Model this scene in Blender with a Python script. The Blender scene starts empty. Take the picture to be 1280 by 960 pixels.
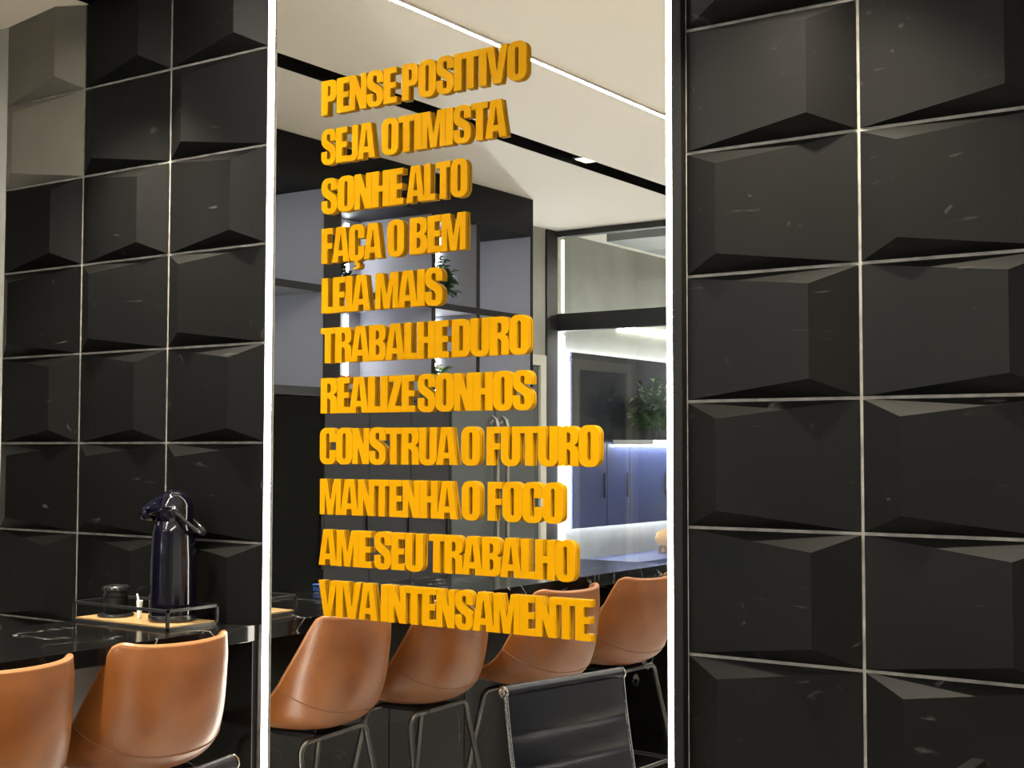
import bpy, bmesh, math, random
from mathutils import Vector, Matrix, geometry
R = math.radians
random.seed(7)
sc = bpy.context.scene
col = sc.collection

# ---------------------------------------------------------------- camera
H = 1.42
cam_d = bpy.data.cameras.new('camera')
cam = bpy.data.objects.new('camera', cam_d); col.objects.link(cam)
sc.camera = cam
PITCH, YAW, ROLL, FPX, CAMY = 0.04888, 0.60294, 0.00186, 1680.0, -2.6028
fw = Vector((-math.sin(YAW)*math.cos(PITCH), math.cos(YAW)*math.cos(PITCH), math.sin(PITCH)))
r0 = Vector((math.cos(YAW), math.sin(YAW), 0)); u0 = r0.cross(fw)
rt = math.cos(ROLL)*r0 + math.sin(ROLL)*u0
up = math.cos(ROLL)*u0 - math.sin(ROLL)*r0
cam.matrix_world = Matrix(((rt.x, up.x, -fw.x, 0), (rt.y, up.y, -fw.y, CAMY), (rt.z, up.z, -fw.z, H), (0, 0, 0, 1)))
cam_d.sensor_width = 36; cam_d.lens = 36*FPX/1280; cam_d.clip_start = 0.02

# ---------------------------------------------------------------- light levels
LED_MIRROR = 30.0      # vertical strips beside the mirror
LED_CEIL = 1050.0       # linear ceiling profiles
LED_NICHE = 85.0
LED_HALO = 560.0
LED_ROOM = 70.0
EXPOSURE = 0.0
wd = bpy.data.worlds.new('world'); sc.world = wd; wd.use_nodes = True
wd.node_tree.nodes['Background'].inputs[0].default_value = (0.9, 0.93, 1, 1)
wd.node_tree.nodes['Background'].inputs[1].default_value = 0.02
vs = sc.view_settings
vs.view_transform = 'Standard'; vs.look = 'None'; vs.gamma = 1; vs.use_curve_mapping = False
vs.exposure = EXPOSURE
try:
    sc.cycles.use_denoising = True
    sc.cycles.max_bounces = 10; sc.cycles.glossy_bounces = 6; sc.cycles.diffuse_bounces = 4
    sc.cycles.sample_clamp_indirect = 6
except Exception:
    pass

# ---------------------------------------------------------------- materials
def mat(name, rgb, rough=.5, metal=0, spec=.5, coat=0, noise=None, bump=None):
    m = bpy.data.materials.new(name); m.use_nodes = True
    nt = m.node_tree; b = nt.nodes['Principled BSDF']
    b.inputs['Base Color'].default_value = (*rgb, 1)
    b.inputs['Roughness'].default_value = rough
    b.inputs['Metallic'].default_value = metal
    b.inputs['Specular IOR Level'].default_value = spec
    b.inputs['Coat Weight'].default_value = coat
    tc = nt.nodes.new('ShaderNodeTexCoord')
    if noise:                              # (scale, detail, other colour, lo, hi)
        n = nt.nodes.new('ShaderNodeTexNoise'); n.inputs['Scale'].default_value = noise[0]; n.inputs['Detail'].default_value = noise[1]
        nt.links.new(tc.outputs['Object'], n.inputs['Vector'])
        r = nt.nodes.new('ShaderNodeValToRGB')
        r.color_ramp.elements[0].position = noise[3]; r.color_ramp.elements[1].position = noise[4]
        r.color_ramp.elements[0].color = (*rgb, 1); r.color_ramp.elements[1].color = (*noise[2], 1)
        nt.links.new(n.outputs['Fac'], r.inputs[0]); nt.links.new(r.outputs[0], b.inputs['Base Color'])
    if bump:
        n = nt.nodes.new('ShaderNodeTexNoise'); n.inputs['Scale'].default_value = bump[0]; n.inputs['Detail'].default_value = 6
        nt.links.new(tc.outputs['Object'], n.inputs['Vector'])
        bp = nt.nodes.new('ShaderNodeBump'); bp.inputs['Strength'].default_value = bump[1]; bp.inputs['Distance'].default_value = .004
        nt.links.new(n.outputs['Fac'], bp.inputs['Height']); nt.links.new(bp.outputs[0], b.inputs['Normal'])
    return m

def emis(name, rgb, s):
    m = bpy.data.materials.new(name); m.use_nodes = True
    nt = m.node_tree; nt.nodes.clear()
    e = nt.nodes.new('ShaderNodeEmission'); e.inputs[0].default_value = (*rgb, 1); e.inputs[1].default_value = s
    o = nt.nodes.new('ShaderNodeOutputMaterial'); nt.links.new(e.outputs[0], o.inputs[0])
    return m

def scuffed(name, rgb, scuff, rough):
    """glazed tile with chalky scuffs and thin scratches"""
    m = mat(name, rgb, rough, noise=(3.2, 4, tuple(c*1.45 for c in rgb), .35, .7), bump=(40, .05))
    nt = m.node_tree; b = nt.nodes['Principled BSDF']; b.inputs['Specular IOR Level'].default_value = .07
    base = b.inputs['Base Color'].links[0].from_socket
    tc = nt.nodes.new('ShaderNodeTexCoord')
    def layer(scale, stretch, rot, lo, hi, dist):
        mp = nt.nodes.new('ShaderNodeMapping'); mp.inputs['Scale'].default_value = stretch; mp.inputs['Rotation'].default_value = rot
        nt.links.new(tc.outputs['Object'], mp.inputs[0])
        n = nt.nodes.new('ShaderNodeTexNoise'); n.inputs['Scale'].default_value = scale; n.inputs['Detail'].default_value = 3; n.inputs['Distortion'].default_value = dist
        nt.links.new(mp.outputs[0], n.inputs['Vector'])
        r = nt.nodes.new('ShaderNodeMapRange'); r.inputs[1].default_value = lo; r.inputs[2].default_value = hi
        nt.links.new(n.outputs['Fac'], r.inputs[0]); return r.outputs[0]
    a = layer(15, (1, 1, 1), (0, 0, 0), .70, .80, 1.2)
    c = layer(11, (1, 1, 6), (0, .6, 0), .69, .80, .7)
    mx = nt.nodes.new('ShaderNodeMath'); mx.operation = 'MAXIMUM'
    nt.links.new(a, mx.inputs[0]); nt.links.new(c, mx.inputs[1])
    mu = nt.nodes.new('ShaderNodeMath'); mu.operation = 'MULTIPLY'; mu.inputs[1].default_value = .55
    nt.links.new(mx.outputs[0], mu.inputs[0])
    mix = nt.nodes.new('ShaderNodeMixRGB'); mix.inputs[2].default_value = (*scuff, 1)
    nt.links.new(mu.outputs[0], mix.inputs[0]); nt.links.new(base, mix.inputs[1])
    nt.links.new(mix.outputs[0], b.inputs['Base Color'])
    return m

def marble(name, rgb, vein, rough, amount=.6):
    m = mat(name, rgb, rough)
    nt = m.node_tree; b = nt.nodes['Principled BSDF']
    tc = nt.nodes.new('ShaderNodeTexCoord')
    mp = nt.nodes.new('ShaderNodeMapping'); mp.inputs['Rotation'].default_value = (.5, .3, .7)
    nt.links.new(tc.outputs['Object'], mp.inputs[0])
    n = nt.nodes.new('ShaderNodeTexNoise'); n.inputs['Scale'].default_value = 3.0; n.inputs['Detail'].default_value = 5; n.inputs['Distortion'].default_value = 1.2
    nt.links.new(mp.outputs[0], n.inputs['Vector'])
    s = nt.nodes.new('ShaderNodeMath'); s.operation = 'SUBTRACT'; s.inputs[1].default_value = .5
    nt.links.new(n.outputs['Fac'], s.inputs[0])
    ab = nt.nodes.new('ShaderNodeMath'); ab.operation = 'ABSOLUTE'; nt.links.new(s.outputs[0], ab.inputs[0])
    r = nt.nodes.new('ShaderNodeMapRange'); r.inputs[1].default_value = 0; r.inputs[2].default_value = .007; r.inputs[3].default_value = 1; r.inputs[4].default_value = 0
    nt.links.new(ab.outputs[0], r.inputs[0])
    n2 = nt.nodes.new('ShaderNodeTexNoise'); n2.inputs['Scale'].default_value = 6; nt.links.new(tc.outputs['Object'], n2.inputs['Vector'])
    r2 = nt.nodes.new('ShaderNodeMapRange'); r2.inputs[1].default_value = .47; r2.inputs[2].default_value = .68
    nt.links.new(n2.outputs['Fac'], r2.inputs[0])
    mu = nt.nodes.new('ShaderNodeMath'); mu.operation = 'MULTIPLY'; nt.links.new(r.outputs[0], mu.inputs[0]); nt.links.new(r2.outputs[0], mu.inputs[1])
    mu2 = nt.nodes.new('ShaderNodeMath'); mu2.operation = 'MULTIPLY'; mu2.inputs[1].default_value = amount; nt.links.new(mu.outputs[0], mu2.inputs[0])
    mix = nt.nodes.new('ShaderNodeMixRGB'); mix.inputs[1].default_value = (*rgb, 1); mix.inputs[2].default_value = (*vein, 1)
    nt.links.new(mu2.outputs[0], mix.inputs[0]); nt.links.new(mix.outputs[0], b.inputs['Base Color'])
    return m

def glass_mat(name, refl=.09):
    m = bpy.data.materials.new(name); m.use_nodes = True
    nt = m.node_tree; nt.nodes.clear()
    t = nt.nodes.new('ShaderNodeBsdfTransparent'); t.inputs[0].default_value = (.95, .97, .96, 1)
    g = nt.nodes.new('ShaderNodeBsdfGlossy'); g.inputs['Roughness'].default_value = .02
    mx = nt.nodes.new('ShaderNodeMixShader'); mx.inputs[0].default_value = refl
    o = nt.nodes.new('ShaderNodeOutputMaterial')
    nt.links.new(t.outputs[0], mx.inputs[1]); nt.links.new(g.outputs[0], mx.inputs[2]); nt.links.new(mx.outputs[0], o.inputs[0])
    return m

M = {}
M['tile'] = scuffed('charcoal glazed tile', (.0020, .0020, .0019), (.055, .055, .052), .5)
M['beige'] = mat('beige tile', (.080, .075, .062), .55, noise=(5, 4, (.105, .098, .08), .3, .75))
M['grout'] = mat('pale grout', (.125, .12, .11), .8, noise=(25, 3, (.06, .056, .052), .4, .7))
M['plaster'] = mat('grey plaster', (.30, .30, .28), .8, noise=(2.5, 6, (.42, .42, .40), .3, .75))
M['ceil'] = mat('ceiling paint', (.84, .785, .70), .9)
M['pale'] = mat('pale painted wall', (.66, .64, .60), .8)
M['black'] = mat('matt black', (.004, .004, .004), .55, spec=.1)
M['blackmetal'] = mat('black metal', (.012, .012, .013), .38)
M['mirror'] = mat('silvered mirror', (.86, .87, .86), 0.0, metal=1)
M['mirroredge'] = mat('mirror edge', (.25, .3, .28), .2)
M['alu'] = mat('aluminium channel', (.62, .6, .58), .35, metal=1)
M['led'] = emis('mirror led', (1, .93, .80), LED_MIRROR)
M['ledceil'] = emis('ceiling led', (1, .93, .82), LED_CEIL)
M['ledniche'] = emis('niche led', (.92, .95, 1), LED_NICHE)
M['ledhalo'] = emis('halo led', (.95, .96, 1), LED_HALO)
M['ledwarm'] = emis('corner led', (1, 1, .72), 4)
M['ledroom'] = emis('meeting room led', (1, .95, .84), LED_ROOM)
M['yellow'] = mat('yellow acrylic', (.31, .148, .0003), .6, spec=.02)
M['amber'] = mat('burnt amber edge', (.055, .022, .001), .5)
M['marble'] = marble('black marble', (.004, .004, .004), (.5, .5, .48), .12, .9)
M['marble'].node_tree.nodes['Principled BSDF'].inputs['Specular IOR Level'].default_value = .22
M['marble2'] = marble('charcoal marble', (.008, .008, .008), (.22, .21, .19), .33, .5)
M['marble2'].node_tree.nodes['Principled BSDF'].inputs['Specular IOR Level'].default_value = .2
M['leather'] = mat('tan leather', (.155, .050, .0095), .36, spec=.5, noise=(9, 6, (.11, .032, .0055), .38, .72), bump=(160, .12))
M['piping'] = mat('tan leather rim', (.25, .10, .033), .38)
M['stitch'] = mat('dark stitching', (.10, .035, .012), .7)
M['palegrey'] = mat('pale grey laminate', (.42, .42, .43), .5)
M['rod'] = mat('grey steel rod', (.10, .098, .095), .34, metal=1)
M['blackleather'] = mat('black leather', (.006, .0065, .010), .33, spec=.2, bump=(180, .22))
M['chrome'] = mat('chrome', (.75, .76, .78), .08, metal=1)
M['wood'] = mat('light wood', (.30, .19, .075), .5, noise=(30, 3, (.22, .13, .05), .4, .7))
M['pump'] = mat('navy black enamel', (.002, .002, .005), .10, spec=.4)
M['plastic'] = mat('black plastic', (.010, .010, .011), .25)
M['white'] = mat('white plastic', (.75, .75, .72), .4)
M['blue'] = mat('blue plastic', (.02, .07, .30), .5)
M['niche'] = mat('niche laminate', (.20, .20, .225), .6)
M['cabinet'] = mat('dark cabinet lacquer', (.020, .021, .023), .32, spec=.25)
M['gloss'] = mat('gloss black lacquer', (.002, .002, .002), .22, spec=.12)
M['steel'] = mat('dark stainless', (.045, .052, .052), .45, spec=.3)
M['steelh'] = mat('handle steel', (.40, .40, .37), .3, metal=1)
M['concrete'] = mat('concrete', (.36, .36, .33), .85, noise=(3, 7, (.26, .26, .24), .35, .7))
M['panel'] = mat('dark glass panel', (.010, .011, .018), .16, spec=.22)
M['navy'] = mat('navy lacquer', (.02, .032, .11), .4)
M['frame'] = mat('black steel frame', (.006, .006, .006), .45)
M['glass'] = glass_mat('clear glass')
M['jamb'] = mat('pale jamb', (.50, .49, .42), .6)
M['floor'] = mat('pale porcelain floor', (.62, .60, .56), .35, noise=(2, 5, (.55, .53, .49), .3, .7))
M['leaf'] = mat('dark leaf', (.018, .05, .014), .5, noise=(8, 3, (.035, .085, .02), .3, .7))
M['leaf2'] = mat('light leaf', (.10, .20, .03), .5)
M['leaf3'] = mat('green leaf', (.035, .085, .02), .5, noise=(8, 3, (.06, .13, .03), .3, .7))
M['flower'] = mat('white flower', (.6, .6, .58), .6)
M['pot'] = mat('dark pot', (.03, .03, .03), .5)
M['clay'] = mat('terracotta', (.30, .10, .04), .7)
M['tan'] = mat('tan stone', (.60, .38, .17), .6)
M['brown'] = mat('brown ceramic', (.10, .05, .03), .4)

# ---------------------------------------------------------------- mesh helpers
class MB:
    def __init__(self): self.bm = bmesh.new(); self.mi = 0
    def face(self, pts, mi=None, smooth=False):
        f = self.bm.faces.new([self.bm.verts.new(p) for p in pts]); f.material_index = self.mi if mi is None else mi; f.smooth = smooth; return f
    def box(self, x0, x1, y0, y1, z0, z1, bev=0, mi=None):
        x0, x1 = sorted((x0, x1)); y0, y1 = sorted((y0, y1)); z0, z1 = sorted((z0, z1))
        t = bmesh.new()
        bmesh.ops.create_cube(t, size=1)
        for v in t.verts: v.co = Vector(((x0+x1)/2+v.co.x*(x1-x0), (y0+y1)/2+v.co.y*(y1-y0), (z0+z1)/2+v.co.z*(z1-z0)))
        if bev: bmesh.ops.bevel(t, geom=t.edges[:], offset=bev, segments=2, affect='EDGES', profile=.5)
        self.merge(t, mi); return self
    def merge(self, t, mi=None, M4=None):
        mp = {}
        for v in t.verts: mp[v] = self.bm.verts.new(M4 @ v.co if M4 else v.co)
        for f in t.faces:
            nf = self.bm.faces.new([mp[v] for v in f.verts]); nf.material_index = self.mi if mi is None else mi; nf.smooth = f.smooth
        t.free()
    def tube(self, pts, r, seg=10, closed=False, mi=None):
        pts = [Vector(p) for p in pts]; n = len(pts)
        rr = r if isinstance(r, (list, tuple)) else [r]*n
        ref = None; rings = []
        for i, p in enumerate(pts):
            if closed: d = pts[(i+1) % n]-pts[i-1]
            else: d = pts[min(i+1, n-1)]-pts[max(i-1, 0)]
            d.normalize()
            if ref is None:
                ref = Vector((0, 0, 1)) if abs(d.z) < .9 else Vector((1, 0, 0))
            a = d.cross(ref)
            if a.length < 1e-4: a = d.cross(Vector((0, 1, 0)))
            a.normalize(); b = a.cross(d).normalized(); ref = b
            rings.append([self.bm.verts.new(p+rr[i]*(math.cos(2*math.pi*k/seg)*a+math.sin(2*math.pi*k/seg)*b)) for k in range(seg)])
        m = n if closed else n-1
        for i in range(m):
            A, B = rings[i], rings[(i+1) % n]
            for k in range(seg):
                f = self.bm.faces.new([A[k], A[(k+1) % seg], B[(k+1) % seg], B[k]]); f.smooth = True; f.material_index = self.mi if mi is None else mi
        if not closed:
            for A in (rings[0], rings[-1]):
                f = self.bm.faces.new(A); f.material_index = self.mi if mi is None else mi
        return self
    def lathe(self, prof, c=(0, 0, 0), seg=32, axis='z', mi=None):
        rings = []
        for r, h in prof:
            ring = []
            for k in range(seg):
                a = 2*math.pi*k/seg
                p = (r*math.cos(a), r*math.sin(a), h)
                if axis == 'y': p = (p[0], p[2], p[1])
                if axis == 'x': p = (p[2], p[0], p[1])
                ring.append(self.bm.verts.new(Vector(p)+Vector(c)))
            rings.append(ring)
        for A, B in zip(rings, rings[1:]):
            for k in range(seg):
                f = self.bm.faces.new([A[k], A[(k+1) % seg], B[(k+1) % seg], B[k]]); f.smooth = True; f.material_index = self.mi if mi is None else mi
        for A in (rings[0], rings[-1]):
            f = self.bm.faces.new(A); f.material_index = self.mi if mi is None else mi
        return self
    def build(self, name, m, parent=None, recalc=True, auto=True):
        if recalc: bmesh.ops.recalc_face_normals(self.bm, faces=self.bm.faces[:])
        me = bpy.data.meshes.new(name); self.bm.to_mesh(me); self.bm.free()
        for x in (m if isinstance(m, (list, tuple)) else [m]): me.materials.append(x)
        o = bpy.data.objects.new(name, me); col.objects.link(o)
        if parent: o.parent = parent
        if auto and any(p.use_smooth for p in me.polygons):
            import numpy as np
            for e in me.edges: pass
            bm2 = bmesh.new(); bm2.from_mesh(me)
            for e in bm2.edges:
                if len(e.link_faces) == 2 and e.calc_face_angle(0) > R(40): e.smooth = False
            bm2.to_mesh(me); bm2.free()
        return o

def tag(o, label=None, cat=None, group=None, kind=None):
    if label: o['label'] = label
    if cat: o['category'] = cat
    if group: o['group'] = group
    if kind: o['kind'] = kind
    return o
def thing(name, label, cat, loc=(0, 0, 0), rz=0, group=None):
    o = bpy.data.objects.new(name, None); col.objects.link(o); o.empty_display_size = .05
    o.location = loc; o.rotation_euler = (0, 0, rz)
    return tag(o, label, cat, group)
def struct(name, mb, m, **k): return tag(mb.build(name, m, **k), kind='structure')
def recenter(o):
    """put a one-mesh thing's origin at the middle of its base"""
    me = o.data; n = len(me.vertices)
    xs = [v.co.x for v in me.vertices]; ys = [v.co.y for v in me.vertices]; zs = [v.co.z for v in me.vertices]
    c = Vector(((min(xs)+max(xs))/2, (min(ys)+max(ys))/2, min(zs)))
    me.transform(Matrix.Translation(-c)); o.location = c; return o
def copy_tree(o, parent=None):
    c = o.copy(); col.objects.link(c)
    if parent: c.parent = parent
    for ch in [k for k in bpy.data.objects if k.parent == o]: copy_tree(ch, c)
    return c

# ================================================================ ROOM SHELL
CZ = 2.78
XL, XR = -4.5, 1.7
YP = -4.43            # glass partition
YF = -7.6             # far wall of the meeting room
b = MB(); b.box(XL-.15, XR+.15, YF-.15, .16, -.12, 0); struct('floor', b, M['floor'])
# ceiling with a black recessed slot
b = MB()
SX0, SX1 = -3.37, -3.245
b.box(XL-.15, SX0, YP, .16, CZ, CZ+.1, mi=0); b.box(SX1, XR+.15, YP, .16, CZ, CZ+.1, mi=0)
b.box(XL-.15, XR+.15, YF-.15, YP, CZ, CZ+.1, mi=0)
b.box(SX0-.01, SX1+.01, YP, .16, CZ+.1, CZ+.12, mi=1)
for x in (SX0, SX1):
    s = .002 if x == SX0 else -.002
    b.face([(x+s, YP, CZ+.001), (x+s, .16, CZ+.001), (x+s, .16, CZ+.1), (x+s, YP, CZ+.1)], mi=1)
struct('ceiling', b, [M['ceil'], M['black']])
b = MB(); b.box(XL-.15, XL, YF-.15, .16, 0, CZ); struct('wall_left', b, M['concrete'])
b = MB(); b.box(XR, XR+.15, YF-.15, .16, 0, CZ); struct('wall_right', b, M['pale'])
b = MB(); b.box(XL-.15, XR+.15, YF-.15, YF, 0, CZ); struct('wall_far', b, M['concrete'])

# ---- relief tiles.  Each tile is a hip: a vertical ridge near one side, falling to the four joints.
TW, TH, RID, GAP = .38873, .27, .046, .0034
def tile(b, x0, x1, z0, z1, typ, mi, ztop=None, zbot=None, depth=RID):
    """typ 'A' ridge near left, 'B' ridge near right; ztop/zbot clip the tile."""
    w = x1-x0; h = z1-z0
    xr = x0 + (.235 if typ == 'A' else .765)*w
    d = depth+random.uniform(-.004, .004)
    lo, hi = z0+.145*h, z1-.145*h
    a, c, e, g = (x0+GAP, 0, z0+GAP), (x1-GAP, 0, z0+GAP), (x1-GAP, 0, z1-GAP), (x0+GAP, 0, z1-GAP)
    p, q = (xr, -d, lo), (xr, -d*1.0, hi)
    t = MB(); t.mi = mi
    for f in ([a, c, p], [c, e, q, p], [e, g, q], [g, a, p, q]): t.face(f)
    bmesh.ops.remove_doubles(t.bm, verts=t.bm.verts[:], dist=1e-6)
    for zc, s in ((ztop, 1), (zbot, -1)):
        if zc is not None:
            bmesh.ops.bisect_plane(t.bm, geom=t.bm.verts[:]+t.bm.edges[:]+t.bm.faces[:], plane_co=(0, 0, zc), plane_no=(0, 0, s), clear_outer=True)
    b.merge(t.bm, mi)
def tile_wall(name, x0, ncol, zr, xlim, beige=(), counter=False):
    b = MB()
    b.box(x0, xlim, .0015, .16, 0, CZ, mi=2)
    k0 = -math.ceil(zr/TH)
    for k in range(k0, 6):
        z0, z1 = zr+TH*k, zr+TH*(k+1)
        if z0 >= CZ-.02: continue
        typ = 'A' if k % 2 else 'B'
        for c in range(ncol):
            xa, xb = x0+TW*c, x0+TW*(c+1)
            top = None; bot = None; zz1 = z1
            if z1 > CZ-.03: top = CZ; zz1 = max(z1, CZ+.05)
            if z0 < 0: bot = .001
            if counter and c == 2:                 # tiles stop on top of the counter end
                if z1 < .953: continue
                if z0 < .953: bot = .953
            tile(b, xa, xb, z0, zz1, typ, 1 if (c, k) in beige else 0, top, bot)
    return struct(name, b, [M['tile'], M['beige'], M['grout']], recalc=False)
XLED0, XLED1 = -2.6005, -2.5715
tile_wall('wall_back_left', -3.7675, 3, 1.438, XLED0, beige={(0, 3), (0, 4)}, counter=True)
tile_wall('wall_back_right', -1.334, 8, 1.5248, -1.334+8*TW)
b = MB(); b.box(XL-.15, -3.769, 0.0, .16, 0, CZ); struct('wall_back_corner', b, M['plaster'])
b = MB(); b.box(XLED0, -1.334, .012, .16, 0, CZ); struct('wall_back_middle', b, M['black'])
b = MB(); b.box(-1.3595, -1.3355, -.018, .012, 0, CZ, .002); struct('trim_1', b, M['black'])

# ================================================================ MIRROR + LED STRIPS
t = thing('wall_mirror', 'tall frameless wall mirror between two lit vertical strips, reflecting the bar', 'mirror', (-1.976, .006, 0))
b = MB(); b.box(-2.5712+1.976, -1.3815+1.976, -.0055, .0055, .002, CZ-.002, mi=0)
b.bm.faces.ensure_lookup_table()
for f in b.bm.faces:
    f.normal_update()
    if f.calc_center_median().y > -.005: f.material_index = 1
b.build('mirror_glass', [M['mirror'], M['mirroredge']], t)
def led_strip(x0, x1, label):
    cx = (x0+x1)/2; w = (x1-x0)/2
    t = thing('led_light_strip', label, 'light', (cx, 0, .001), 0, 'vertical light strips beside the mirror')
    b = MB(); b.box(-w, -w+.002, -.0035, .010, 0, CZ-.002); b.box(w-.002, w, -.0035, .010, 0, CZ-.002); b.box(-w+.002, w-.002, .004, .010, 0, CZ-.002)
    b.build('channel', M['alu'], t)
    b = MB(); b.box(-w+.0022, w-.0022, -.0032, .0038, .001, CZ-.004, .0008); b.build('diffuser', M['led'], t)
led_strip(XLED0+.001, XLED1-.0005, 'glowing vertical LED strip at the left edge of the mirror, above the counter end')
led_strip(-1.381, -1.3600, 'glowing vertical LED strip at the right edge of the mirror')

# ================================================================ LETTERING
def arc(cx, cy, rx, ry, a0, a1, n=7):
    return [(cx+rx*math.cos(R(a0+(a1-a0)*i/n)), cy+ry*math.sin(R(a0+(a1-a0)*i/n))) for i in range(n+1)]
def rrect(x0, y0, x1, y1, rx, ry, n=7):
    return (arc(x1-rx, y0+ry, rx, ry, -90, 0, n)+arc(x1-rx, y1-ry, rx, ry, 0, 90, n)+arc(x0+rx, y1-ry, rx, ry, 90, 180, n)+arc(x0+rx, y0+ry, rx, ry, 180, 270, n))
S_ = .246
def cedilla(): return [(.27, -.01), (.38, -.01), (.36, -.06), (.43, -.10), (.43, -.19), (.35, -.25), (.20, -.25), (.20, -.19), (.29, -.185), (.315, -.155), (.29, -.125), (.22, -.12)]
def gC():
    w = .60
    return [(w, .39), (w, .20)] + arc(w-.22, .20, .22, .215, 0, -90)[1:] + arc(.22, .20, .22, .215, -90, -180) + arc(.22, .80, .22, .215, 180, 90) + arc(w-.22, .80, .22, .215, 90, 0) + [(w, .61), (w-S_, .61), (w-S_, .80)] + arc(.30, .80, .068, .065, 0, 180, 6) + [(S_, .20)] + arc(.30, .20, .068, .065, 180, 360, 6) + [(w-S_, .39)]
GL = {
 'I': (S_+.01, [[(0, 0), (S_+.01, 0), (S_+.01, 1), (0, 1)]]),
 'L': (.43, [[(0, 0), (.43, 0), (.43, .17), (S_, .17), (S_, 1), (0, 1)]]),
 'E': (.46, [[(0, 0), (.46, 0), (.46, .17), (S_, .17), (S_, .42), (.43, .42), (.43, .58), (S_, .58), (S_, .83), (.45, .83), (.45, 1), (0, 1)]]),
 'F': (.45, [[(0, 0), (S_, 0), (S_, .41), (.43, .41), (.43, .57), (S_, .57), (S_, .83), (.45, .83), (.45, 1), (0, 1)]]),
 'T': (.54, [[(.154, 0), (.386, 0), (.386, .83), (.54, .83), (.54, 1), (0, 1), (0, .83), (.154, .83)]]),
 'H': (.61, [[(0, 0), (S_, 0), (S_, .42), (.378, .42), (.378, 0), (.61, 0), (.61, 1), (.378, 1), (.378, .59), (S_, .59), (S_, 1), (0, 1)]]),
 'N': (.60, [[(0, 0), (.20, 0), (.20, .46), (.375, 0), (.60, 0), (.60, 1), (.40, 1), (.40, .55), (.215, 1), (0, 1)]]),
 'M': (.80, [[(0, 0), (.19, 0), (.19, .62), (.295, 0), (.505, 0), (.61, .64), (.61, 0), (.80, 0), (.80, 1), (.53, 1), (.40, .40), (.275, 1), (0, 1)]]),
 'A': (.68, [[(0, 0), (.235, 0), (.25, .17), (.425, .17), (.44, 0), (.68, 0), (.515, 1), (.165, 1)], [(.265, .33), (.413, .33), (.345, .80), (.335, .80)]]),
 'V': (.68, [[(.215, 0), (.475, 0), (.68, 1), (.445, 1), (.345, .33), (.235, 1), (0, 1)]]),
 'Z': (.46, [[(0, 0), (.46, 0), (.46, .17), (.245, .17), (.46, .83), (.46, 1), (.03, 1), (.03, .83), (.215, .83), (0, .17)]]),
 'O': (.60, [rrect(0, -.015, .60, 1.015, .24, .23), rrect(S_, .135, .60-S_, .865, .068, .07)]),
 'D': (.60, [[(0, 0)] + [(.33, 0)] + arc(.38, .22, .22, .22, -90, 0) + arc(.38, .78, .22, .22, 0, 90) + [(0, 1)],
             [(S_, .17), (.30, .17)] + arc(.31, .23, .06, .06, -90, 0, 4) + arc(.31, .77, .06, .06, 0, 90, 4) + [(S_, .83)]]),
 'U': (.60, [[(.60, 1), (.60-S_, 1), (.60-S_, .20)] + arc(.30, .20, .068, .065, 360, 180, 6) + [(S_, 1), (0, 1), (0, .20)] + arc(.24, .215, .24, .23, 180, 270) + arc(.36, .215, .24, .23, 270, 360)]),
 'J': (.40, [[(.40, 1), (.165, 1), (.165, .20), (.15, .165), (.11, .155), (0, .155), (0, -.01), (.17, -.015)] + arc(.20, .20, .20, .215, -90, 0)]),
 'P': (.56, [[(0, 0), (S_, 0), (S_, .38), (.36, .38)] + arc(.37, .57, .19, .19, -90, 0) + arc(.37, .81, .19, .19, 0, 90) + [(0, 1)],
             [(S_, .54), (.28, .545)] + arc(.285, .60, .05, .05, -70, 0, 4) + arc(.285, .78, .05, .05, 0, 80, 4) + [(S_, .84)]]),
 'R': (.60, [[(0, 0), (S_, 0), (S_, .43), (.28, .43), (.345, .38), (.36, .33), (.36, 0), (.60, 0), (.60, .34), (.575, .45), (.48, .52), (.565, .58), (.595, .68)] + arc(.40, .80, .195, .20, 0, 90) + [(0, 1)],
             [(S_, .58), (.30, .58), (.355, .61), (.365, .70), (.36, .79), (.32, .835), (S_, .84)]]),
 'B': (.60, [[(0, 0), (.38, 0)] + arc(.40, .20, .20, .20, -85, 0) + [(.60, .36), (.575, .46), (.49, .53), (.565, .59), (.59, .66)] + arc(.40, .81, .19, .19, 0, 90) + [(0, 1)],
             [(S_, .16), (.31, .165), (.36, .20), (.367, .31), (.355, .40), (.30, .44), (S_, .44)], [(S_, .59), (.30, .595), (.35, .63), (.36, .72), (.35, .80), (.30, .84), (S_, .84)]]),
 'S': (.58, [[(0, .37), (0, .20)] + arc(.22, .20, .22, .215, 180, 270) + arc(.36, .20, .22, .215, 270, 360) + [(.58, .33), (.56, .43), (.50, .51), (.40, .58), (.29, .65), (.238, .69), (.225, .75), (.23, .835), (.26, .865), (.29, .87), (.325, .865), (.352, .835), (.355, .65), (.58, .65), (.58, .80)] + arc(.36, .80, .22, .215, 0, 90) + arc(.22, .80, .22, .215, 90, 180) + [(0, .69), (.02, .59), (.08, .51), (.18, .44), (.29, .375), (.34, .33), (.355, .27), (.35, .17), (.32, .135), (.29, .13), (.255, .135), (.228, .165), (.225, .37)]]),
 'C': (.60, [gC()]),
 'Ç': (.60, [gC(), cedilla()]),
}
CAP = .0915
LDEP = .0095
_glyph = {}
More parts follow.
